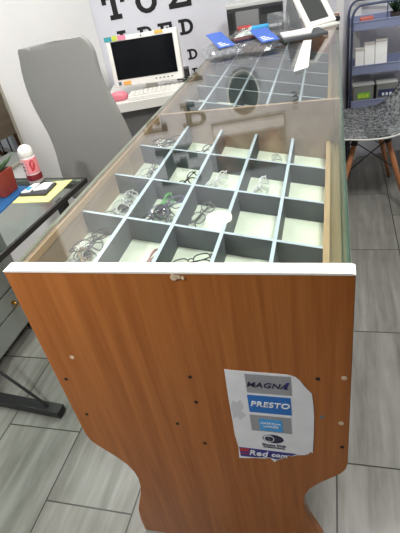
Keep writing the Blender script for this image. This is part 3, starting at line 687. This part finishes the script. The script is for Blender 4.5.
# printer / card terminal at the far end
pr = thing('printer', 'black and grey printer at the far end of the counter', 'printer', (.172, 2.19, ZT), r(6))
obj('body', B(-.145, .145, -.06, .07, 0, .115), DKG, pr, bevel=.005)
obj('top_cover', B(-.148, .148, -.065, .072, .1155, .135), LGREY, pr, bevel=.004)
obj('front_panel', B(-.10, .02, -.066, -.0605, .02, .10), mat('mid_grey_plastic', '#7b7d7e', .5), pr, bevel=.002)
obj('paper_slot', B(.03, .135, -.064, -.0605, .07, .105), BLK, pr)
obj('output_tray', B(.03, .135, -.10, -.0605, .012, .02), LGREY, pr)
obj('side_handle', B(-.138, -.115, -.068, -.0605, .02, .10), BLK, pr)
def crumple(nx, ny, sx, sy, amp, seed, hump=.02):
    bm = bmesh.new(); rn = random.Random(seed); V = []
    for j in range(ny + 1):
        row = []
        for i in range(nx + 1):
            a, b = i / nx - .5, j / ny - .5
            e = (1 - (2 * a) ** 4) * (1 - (2 * b) ** 4)
            row.append((a * sx + rn.uniform(-1, 1) * sx / nx * .35, b * sy + rn.uniform(-1, 1) * sy / ny * .35, e * hump + rn.random() * amp * (0.3 + e)))
        V.append(row)
    top = [[bm.verts.new(p) for p in row] for row in V]; bot = [[bm.verts.new((p[0], p[1], .0004)) for p in row] for row in V]
    for j in range(ny):
        for i in range(nx):
            bm.faces.new((top[j][i], top[j][i + 1], top[j + 1][i + 1], top[j + 1][i])); bm.faces.new((bot[j][i], bot[j + 1][i], bot[j + 1][i + 1], bot[j][i + 1]))
    for i in range(nx):
        bm.faces.new((top[0][i], bot[0][i], bot[0][i + 1], top[0][i + 1])); bm.faces.new((top[ny][i], top[ny][i + 1], bot[ny][i + 1], bot[ny][i]))
    for j in range(ny):
        bm.faces.new((top[j][0], top[j + 1][0], bot[j + 1][0], bot[j][0])); bm.faces.new((top[j][nx], bot[j][nx], bot[j + 1][nx], top[j + 1][nx]))
    return bm
FILM = glass('plastic_film', (.93, .94, .95), 1.0, .15, .06, .04)
CARDB = mat('blue_header_card', '#4468bd', .5)
def bag(x, y, rz, sx, sy, label, cardw=None, content=None, seed=1, hump=.018):
    t = thing('plastic_bag', label, 'plastic bag', (x, y, ZT), rz, 'clear packets heaped on the counter')
    obj('film', crumple(14, 10, sx, sy, .014, seed, hump), FILM, t)
    if content: obj('contents', crumple(7, 5, sx * .7, sy * .6, .012, seed + 50, hump * .7), content, t)
    if cardw:
        x0, x1, y0, y1 = cardw
        TM = Matrix.Translation((0, 0, hump + .008 - y0 * .16)) @ Matrix.Rotation(r(9), 4, 'X'); cc = obj('header_card', B(x0, x1, y0, y1, 0, .003, M=TM), CARDB, t)
        for k in range(3): obj('printed_line', B(x0 + .012, x1 - .02 - .012 * k, y0 + .018 + .02 * k, y0 + .026 + .02 * k, .003, .0036, M=TM), SW, cc)
    return t
CG = mat('grey_contents', '#7d7e82', .6, noise=.45, scale=40); CB2 = mat('brown_contents', '#4f4644', .6, noise=.5, scale=40)
bag(.10, 1.66, r(20), .20, .15, 'clear packet with grey contents at the near edge of the heap by the computer desk', None, CG, 1)
bag(.235, 1.655, r(-6), .18, .13, 'clear crumpled packet nearest us in the heap on the counter', None, CB2, 2)
bag(.07, 1.74, r(28), .15, .20, 'packet with a blue printed header card at the outer end of the heap', (-.045, .03, -.11, .10), None, 3)
bag(.215, 1.84, r(12), .22, .16, 'clear packet of dark parts in the middle of the heap', None, CB2, 4)
bag(.275, 1.73, r(25), .10, .16, 'packet with a tall blue header card beside the grey folder', (-.045, .035, -.09, .09), None, 5)
bag(.16, 2.0, r(-15), .20, .14, 'pale green-white packet at the back of the heap by the printer', None, mat('pale_green_contents', '#c9d6cb', .6), 6, .02)
def lump(name, x, y, rz, s, m, label, cat, seed, z=ZT):
    t = obj(name, blob('l', *s, .1, seed), m, None, True); t.location = (x, y, z); t.rotation_euler = (0, 0, rz); return tag(t, label, cat)
def pack(name, x, y, rz, sx, sy, sz, m, label, cat, z=ZT, m2=None):
    t = thing(name, label, cat, (x, y, z), rz); obj('body', B(-sx / 2, sx / 2, -sy / 2, sy / 2, 0, sz), m, t, bevel=min(.006, sz / 4))
    if m2: obj('printed_band', B(-sx / 2 - .0005, sx / 2 + .0005, -sy / 2 - .0006, sy / 2 * .1, sz * .3, sz * .75), m2, t)
    return t
pack('case', .125, 2.085, r(10), .07, .03, .036, mat('red_case', '#b5392f', .45), 'red spectacle case in front of the printer', 'case', ZT, mat('dark_red_band', '#82231f', .5))
pack('case', .20, 2.07, r(-12), .10, .045, .03, mat('white_case', '#e4e2df', .45), 'white spectacle case next to the red one', 'case', ZT, None)
pack('cloth_pack', .225, 1.955, r(14), .085, .03, .05, mat('sky_blue_pack', '#36a3d8', .5), 'sky blue cleaning cloth pack on the heap of packets', 'pack', ZT + .0, None)
pack('card_pack', .165, 1.80, r(24), .10, .05, .032, mat('dark_maroon', '#5d3436', .55), 'dark maroon and navy card pack between the two blue header cards', 'pack', ZT, mat('navy_band', '#27304f', .5))
# clear acrylic stand
t = thing('display_stand', 'clear acrylic stand next to the mirror wing', 'display stand', (.312, 1.96, ZT), r(10))
AC = glass('acrylic', (.93, .94, .95), 1.0, .02, .08, .10)
for a in ((-.05, .05, -.035, .035, 0, .004), (-.05, -.046, -.035, .035, .004, .08), (.046, .05, -.035, .035, .004, .08), (-.002, .002, -.035, .035, .004, .07), (-.046, .046, .031, .035, .004, .09)):
    obj('acrylic_sheet', B(*a), AC, t)
# folder and papers
t = thing('notebook', 'dark notebook with white sheets on top lying before the tabletop mirror', 'notebook', (.432, 1.81, ZT), r(18))
obj('cover', B(-.10, .10, -.07, .07, 0, .014), mat('charcoal_cover', '#4b4d50', .5), t, bevel=.002)
bm = bmesh.new(); prism(bm, [(-.095, -.03), (.03, -.045), (.07, .06), (-.085, .068)], lambda a, b: (a, b, .0143), lambda a, b: (a, b, .021)); obj('sheets', bm, PAPER, t)
# reflection of the mirror frame in the glass, modelled as a flat white strip
bm = bmesh.new(); prism(bm, [(.443, 1.704), (.478, 1.703), (.483, 1.236), (.434, 1.195)], lambda a, b: (a, b, ZT), lambda a, b: (a, b, ZT + .0015)); tag(obj('reflection_strip', bm, mat('bright_white_reflection', '#fbfbfa', .3)), 'bright white tapering strip imitating the tabletop mirror frame reflected in the glass', 'card')
# tabletop mirror with two leaves
MIR = mat('mirror_glass', '#8d9090', .06, .95)
tm = thing('tabletop_mirror', 'white framed tabletop mirror reclining on a grey easel on the counter', 'mirror', (.515, 1.975, ZT), r(30))
LEAN = Matrix.Translation((0, 0, .012)) @ Matrix.Rotation(r(-44), 4, 'X') @ Matrix.Rotation(r(-4), 4, 'Y'); HW, HH = .078, .24
bm = bmesh.new()
for a in ((-HW, HW, -.007, .005, .0, .024), (-HW, HW, -.007, .005, HH - .024, HH), (-HW, -HW + .026, -.007, .005, .024, HH - .024), (HW - .026, HW, -.007, .005, .024, HH - .024)): box(bm, *a, M=LEAN)
obj('frame', bm, WHITEP, tm); obj('mirror_glass', B(-HW + .026, HW - .026, -.003, .003, .024, HH - .024, M=LEAN), MIR, tm)
obj('base_lip', B(-.10, .08, -.03, .02, 0, .011), WHITEP, tm, bevel=.002)
obj('hinge_knob', T([(.078, .012, .02), (.10, .012, .02)], .012, 14), BLK, tm)
TI = Matrix.Translation((.515, 1.975, ZT)) @ Matrix.Rotation(r(30), 4, 'Z')
q0 = Vector((-.085, .02, .002)); q1 = TI.inverted() @ Vector((.325, 2.12, ZT + .002)); q2 = LEAN @ Vector((-HW + .004, .007, HH - .01)); n_ = Vector((.006, .004, 0))
bm = bmesh.new(); A_ = [bm.verts.new(v) for v in (q0, q1, q2)]; Z_ = [bm.verts.new(v + n_) for v in (q0, q1, q2)]
bm.faces.new(A_); bm.faces.new(Z_[::-1])
for i in range(3): bm.faces.new((A_[i], A_[(i + 1) % 3], Z_[(i + 1) % 3], Z_[i]))
obj('easel_panel', bm, mat('leaf_grey', '#85878a', .3, .2), tm)
# small black hook on the partition edge
t = obj('wire_hook', T(smooth_pts([(0, 0, .0), (.012, 0, .006), (.012, 0, .016), (.002, 0, .018), (.010, 0, .022), (.010, 0, .031), (-.002, 0, .034)], 5), .0019, 6), BLK); t.rotation_euler = (r(-80), 0, r(8)); t.scale = (1.1, 1.0, 1.6); t.location = (.456, .845, ZT + .004); tag(t, 'small black wire hook lying on the counter glass above the wooden partition', 'hook')

# ------------------------------------------------------------------ patchwork shell chair
sc_ = thing('shell_chair', 'grey patchwork fabric chair with wooden dowel legs beside the counter', 'chair', (.748, 2.03, 0), r(7))
PR = smooth_pts([(-.215, 0, .415), (-.195, 0, .437), (-.12, 0, .428), (-.02, 0, .420), (.09, 0, .424), (.165, 0, .445), (.228, 0, .50), (.268, 0, .57), (.295, 0, .65), (.308, 0, .72), (.311, 0, .745)], 4)
def shell(off, shrink=0):
    bm = bmesh.new(); n = 18; F = []; K = []
    for i, p in enumerate(PR):
        s = i / (len(PR) - 1)
        w_ = .235 if s < .55 else .235 - .05 * ((s - .55) / .45) ** 1.6
        if s > .9: w_ -= .05 * ((s - .9) / .1) ** 2
        if s < .08: w_ -= .05 * (1 - s / .08) ** 2
        rowF = []
        for k in range(n + 1):
            t = (k / n - .5) * 2; e = abs(t) ** 3.2
            seat = max(0, 1 - s / .75)
            x = p.x - (.07 * e * max(0, (s - .35) / .65) + .03 * e * (1 - abs(2 * s - 1)))
            z = p.z + .035 * e * seat * min(1, s * 5) - .012 * e * (s < .1)
            nx, nz = (-.98, .1) if s > .6 else (0, 1)
            bl = min(1, max(0, (s - .4) / .3)); nx, nz = -bl, 1 - bl * .9
            y = t * w_ * (1 - .0 * e)
            rowF.append((x + nx * off, y * (1 - shrink), z + nz * off))
        F.append([bm.verts.new(q) for q in rowF]);
        K.append([bm.verts.new((q[0] - nx * .009, q[1], q[2] - nz * .009)) for q in rowF])
    m = len(PR) - 1
    for i in range(m):
        for k in range(n):
            bm.faces.new((F[i][k], F[i][k + 1], F[i + 1][k + 1], F[i + 1][k])); bm.faces.new((K[i][k], K[i + 1][k], K[i + 1][k + 1], K[i][k + 1]))
        bm.faces.new((F[i][0], F[i + 1][0], K[i + 1][0], K[i][0])); bm.faces.new((F[i][n], K[i][n], K[i + 1][n], F[i + 1][n]))
    for k in range(n):
        bm.faces.new((F[0][k], K[0][k], K[0][k + 1], F[0][k + 1])); bm.faces.new((F[m][k], F[m][k + 1], K[m][k + 1], K[m][k]))
    return bm
obj('shell', shell(0), WHITEP, sc_, True)
obj('upholstery', shell(.0095, .018), patch_mat(), sc_, True)
LEGW = wood('beech_leg', '#a66a45', '#bd8058', 3, (12, 12, 1), .4)
tops = []; bots = []
for sx in (-1, 1):
    for sy in (-1, 1):
        a = Vector((sx * .078, sy * .125, .405)); b = Vector((sx * .19, sy * .215, 0.0)); tops.append(a); bots.append(b)
        obj('leg', T([a, a.lerp(b, .35), b], .012, 12, rads=[.0135, .0145, .0095]), LEGW, sc_, True)
for a in tops: obj('leg_bracket', T([a + Vector((0, 0, .006)), a.lerp(bots[tops.index(a)], .08)], .017, 12), BLK, sc_)
at = lambda i, f: tops[i].lerp(bots[i], f)
bm = bmesh.new()
for i, j in ((0, 2), (1, 3), (0, 1), (2, 3)):
    for f, g in ((.04, .42), (.42, .04)): tube(bm, [at(i, f), at(j, g)], .0033, 6)
for i, j in ((0, 1), (2, 3), (0, 2), (1, 3)): tube(bm, [at(i, .01), at(j, .01)], .004, 6)
obj('wire_struts', bm, BLK, sc_, True)

# ------------------------------------------------------------------ blue trolley
tr = thing('utility_trolley', 'pale blue three-tier metal trolley behind the patchwork chair', 'trolley', (.675, 2.33, 0), r(4))
TW, TD = .44, .19
def tier(z, h):
    bm = bmesh.new()
    box(bm, 0, TW, 0, .004, z, z + h); box(bm, 0, TW, TD - .004, TD, z, z + h); box(bm, 0, .004, .004, TD - .004, z, z + h); box(bm, TW - .004, TW, .004, TD - .004, z, z + h); box(bm, .004, TW - .004, .004, TD - .004, z, z + .004)
    o = obj('tier_tray', bm, BLUE, tr); obj('tray_rim', T([(0, 0, z + h), (TW, 0, z + h), (TW, TD, z + h), (0, TD, z + h)], .004, 6, True), BLUE, o)
tier(.842, .042); tier(.612, .046); tier(.408, .055)
DKB = mat('dark_blue_metal', '#434c66', .4)
for y in (.0, TD):
    P = [(-.006, y, .06), (-.006, y, .90)] + [(-.006 + .05 * (1 - math.cos(a)), y, .90 + .065 * math.sin(a)) for a in [PI / 2 * i / 6 for i in range(1, 7)]]
    Q = [(TW + .006 - (x + .006), yy, z) for x, yy, z in P[::-1]]
    obj('side_frame', T(P + Q, .0065, 8), DKB, tr, True)
for x in (-.006, TW + .006):
    for y in (0, TD): obj('caster', T([(x - .01, y, .03), (x + .01, y, .03)], .03, 14), BLK, tr)
obj('rail_clip', T([(.17, 0, .885), (.17, 0, .964)], .003, 6), DKB, tr)
c4, s4 = math.cos(r(4)), math.sin(r(4))
TP = lambda x, y, z: (.675 + c4 * x - s4 * y, 2.33 + s4 * x + c4 * y, z)
# paper bags on the middle tier
for i, (x, wd, h, lab) in enumerate(((.045, .045, .11, 'narrow white paper bag at the frame end of the middle trolley tier'), (.098, .055, .135, 'middle white paper bag of three on the trolley'), (.160, .062, .145, 'widest white paper bag of three on the trolley'))):
    t = thing('paper_bag', lab, 'paper bag', TP(x, .07, .6165), r(4), 'white paper bags on the trolley')
    bm = bmesh.new(); q = wd / 2
    prism(bm, [(-.03, 0), (.03, 0), (.022, h), (-.006, h)], lambda a, b: (-q, a, b), lambda a, b: (q, a, b)); obj('body', bm, PAPER, t)
    obj('folded_top', B(-q, q, -.010, .020, h + .0005, h + .012), mat('kraft_shade', '#cfcac4', .8), t)
# boxes on the low tier
for x, wd, lab, c1, c2 in ((.068, .115, 'smoky clear storage box with a green label on the low trolley tier', '#7fbf3f', 'green'), (.195, .11, 'smoky clear storage box with a white and navy label on the low trolley tier', '#dfe3ea', 'white')):
    t = thing('storage_box', lab, 'storage box', TP(x, .075, .4125), r(4), 'storage boxes on the trolley')
    q = wd / 2
    obj('body', B(-q, q, -.06, .09, 0, .128), mat('smoky_plastic', '#7b7d78', .25, noise=.1, scale=12), t, bevel=.006); obj('lid', B(-q - .003, q + .003, -.064, .094, .1285, .143), mat('pale_lid', '#b5b6b4', .3), t, bevel=.003)
    lb = obj('box_label', B(-q + .025, q - .02, -.0615, -.0605, .058, .092) if c2 == 'green' else B(-q + .01, q - .005, -.0615, -.0605, .06, .098), mat('label_' + c2, c1 if c2 == 'green' else '#2b3358', .6), t)
    bm = bmesh.new()
    for k in range(3): box(bm, -q + .032 + .02 * k, -q + .044 + .02 * k, -.0622, -.0616, .064, .08)
    obj('label_mark', bm, mat('mark_' + c2, '#c8d64a' if c2 == 'green' else '#dfe3ea', .6), lb)
# top tier
t = thing('potted_plant', 'small dark green plant on the top trolley tier', 'plant', TP(.235, .09, .8465), 0)
obj('pot', lathe([(.028, 0), (.036, .05), (.034, .052)], 16), mat('dark_pot', '#3b3431', .6), t, True)
bm = bmesh.new()
for i in range(34):
    a = random.uniform(0, 2 * PI); el = random.uniform(.1, 1.3); L1 = random.uniform(.04, .085); d = Vector((math.cos(a) * math.cos(el), math.sin(a) * math.cos(el), math.sin(el))); b0 = Vector((0, 0, .05)); s_ = d.orthogonal().normalized() * .009
    v = [bm.verts.new(p) for p in (b0, b0 + d * L1 * .6 + s_, b0 + d * L1, b0 + d * L1 * .6 - s_)]; bm.faces.new(v)
    v2 = [bm.verts.new(p + Vector((0, 0, .0015))) for p in (b0, b0 + d * L1 * .6 + s_, b0 + d * L1, b0 + d * L1 * .6 - s_)]; bm.faces.new(v2[::-1])
obj('foliage', bm, mat('dark_leaf', '#1f3a22', .6), t)
pack('spectacle_case', .0, 0, r(4), .07, .04, .05, mat('coral_case', '#c96a5e', .5), 'coral red case on the top trolley tier', 'case', .8465); o = bpy.data.objects['spectacle_case']; o.location = TP(.075, .06, .8465)
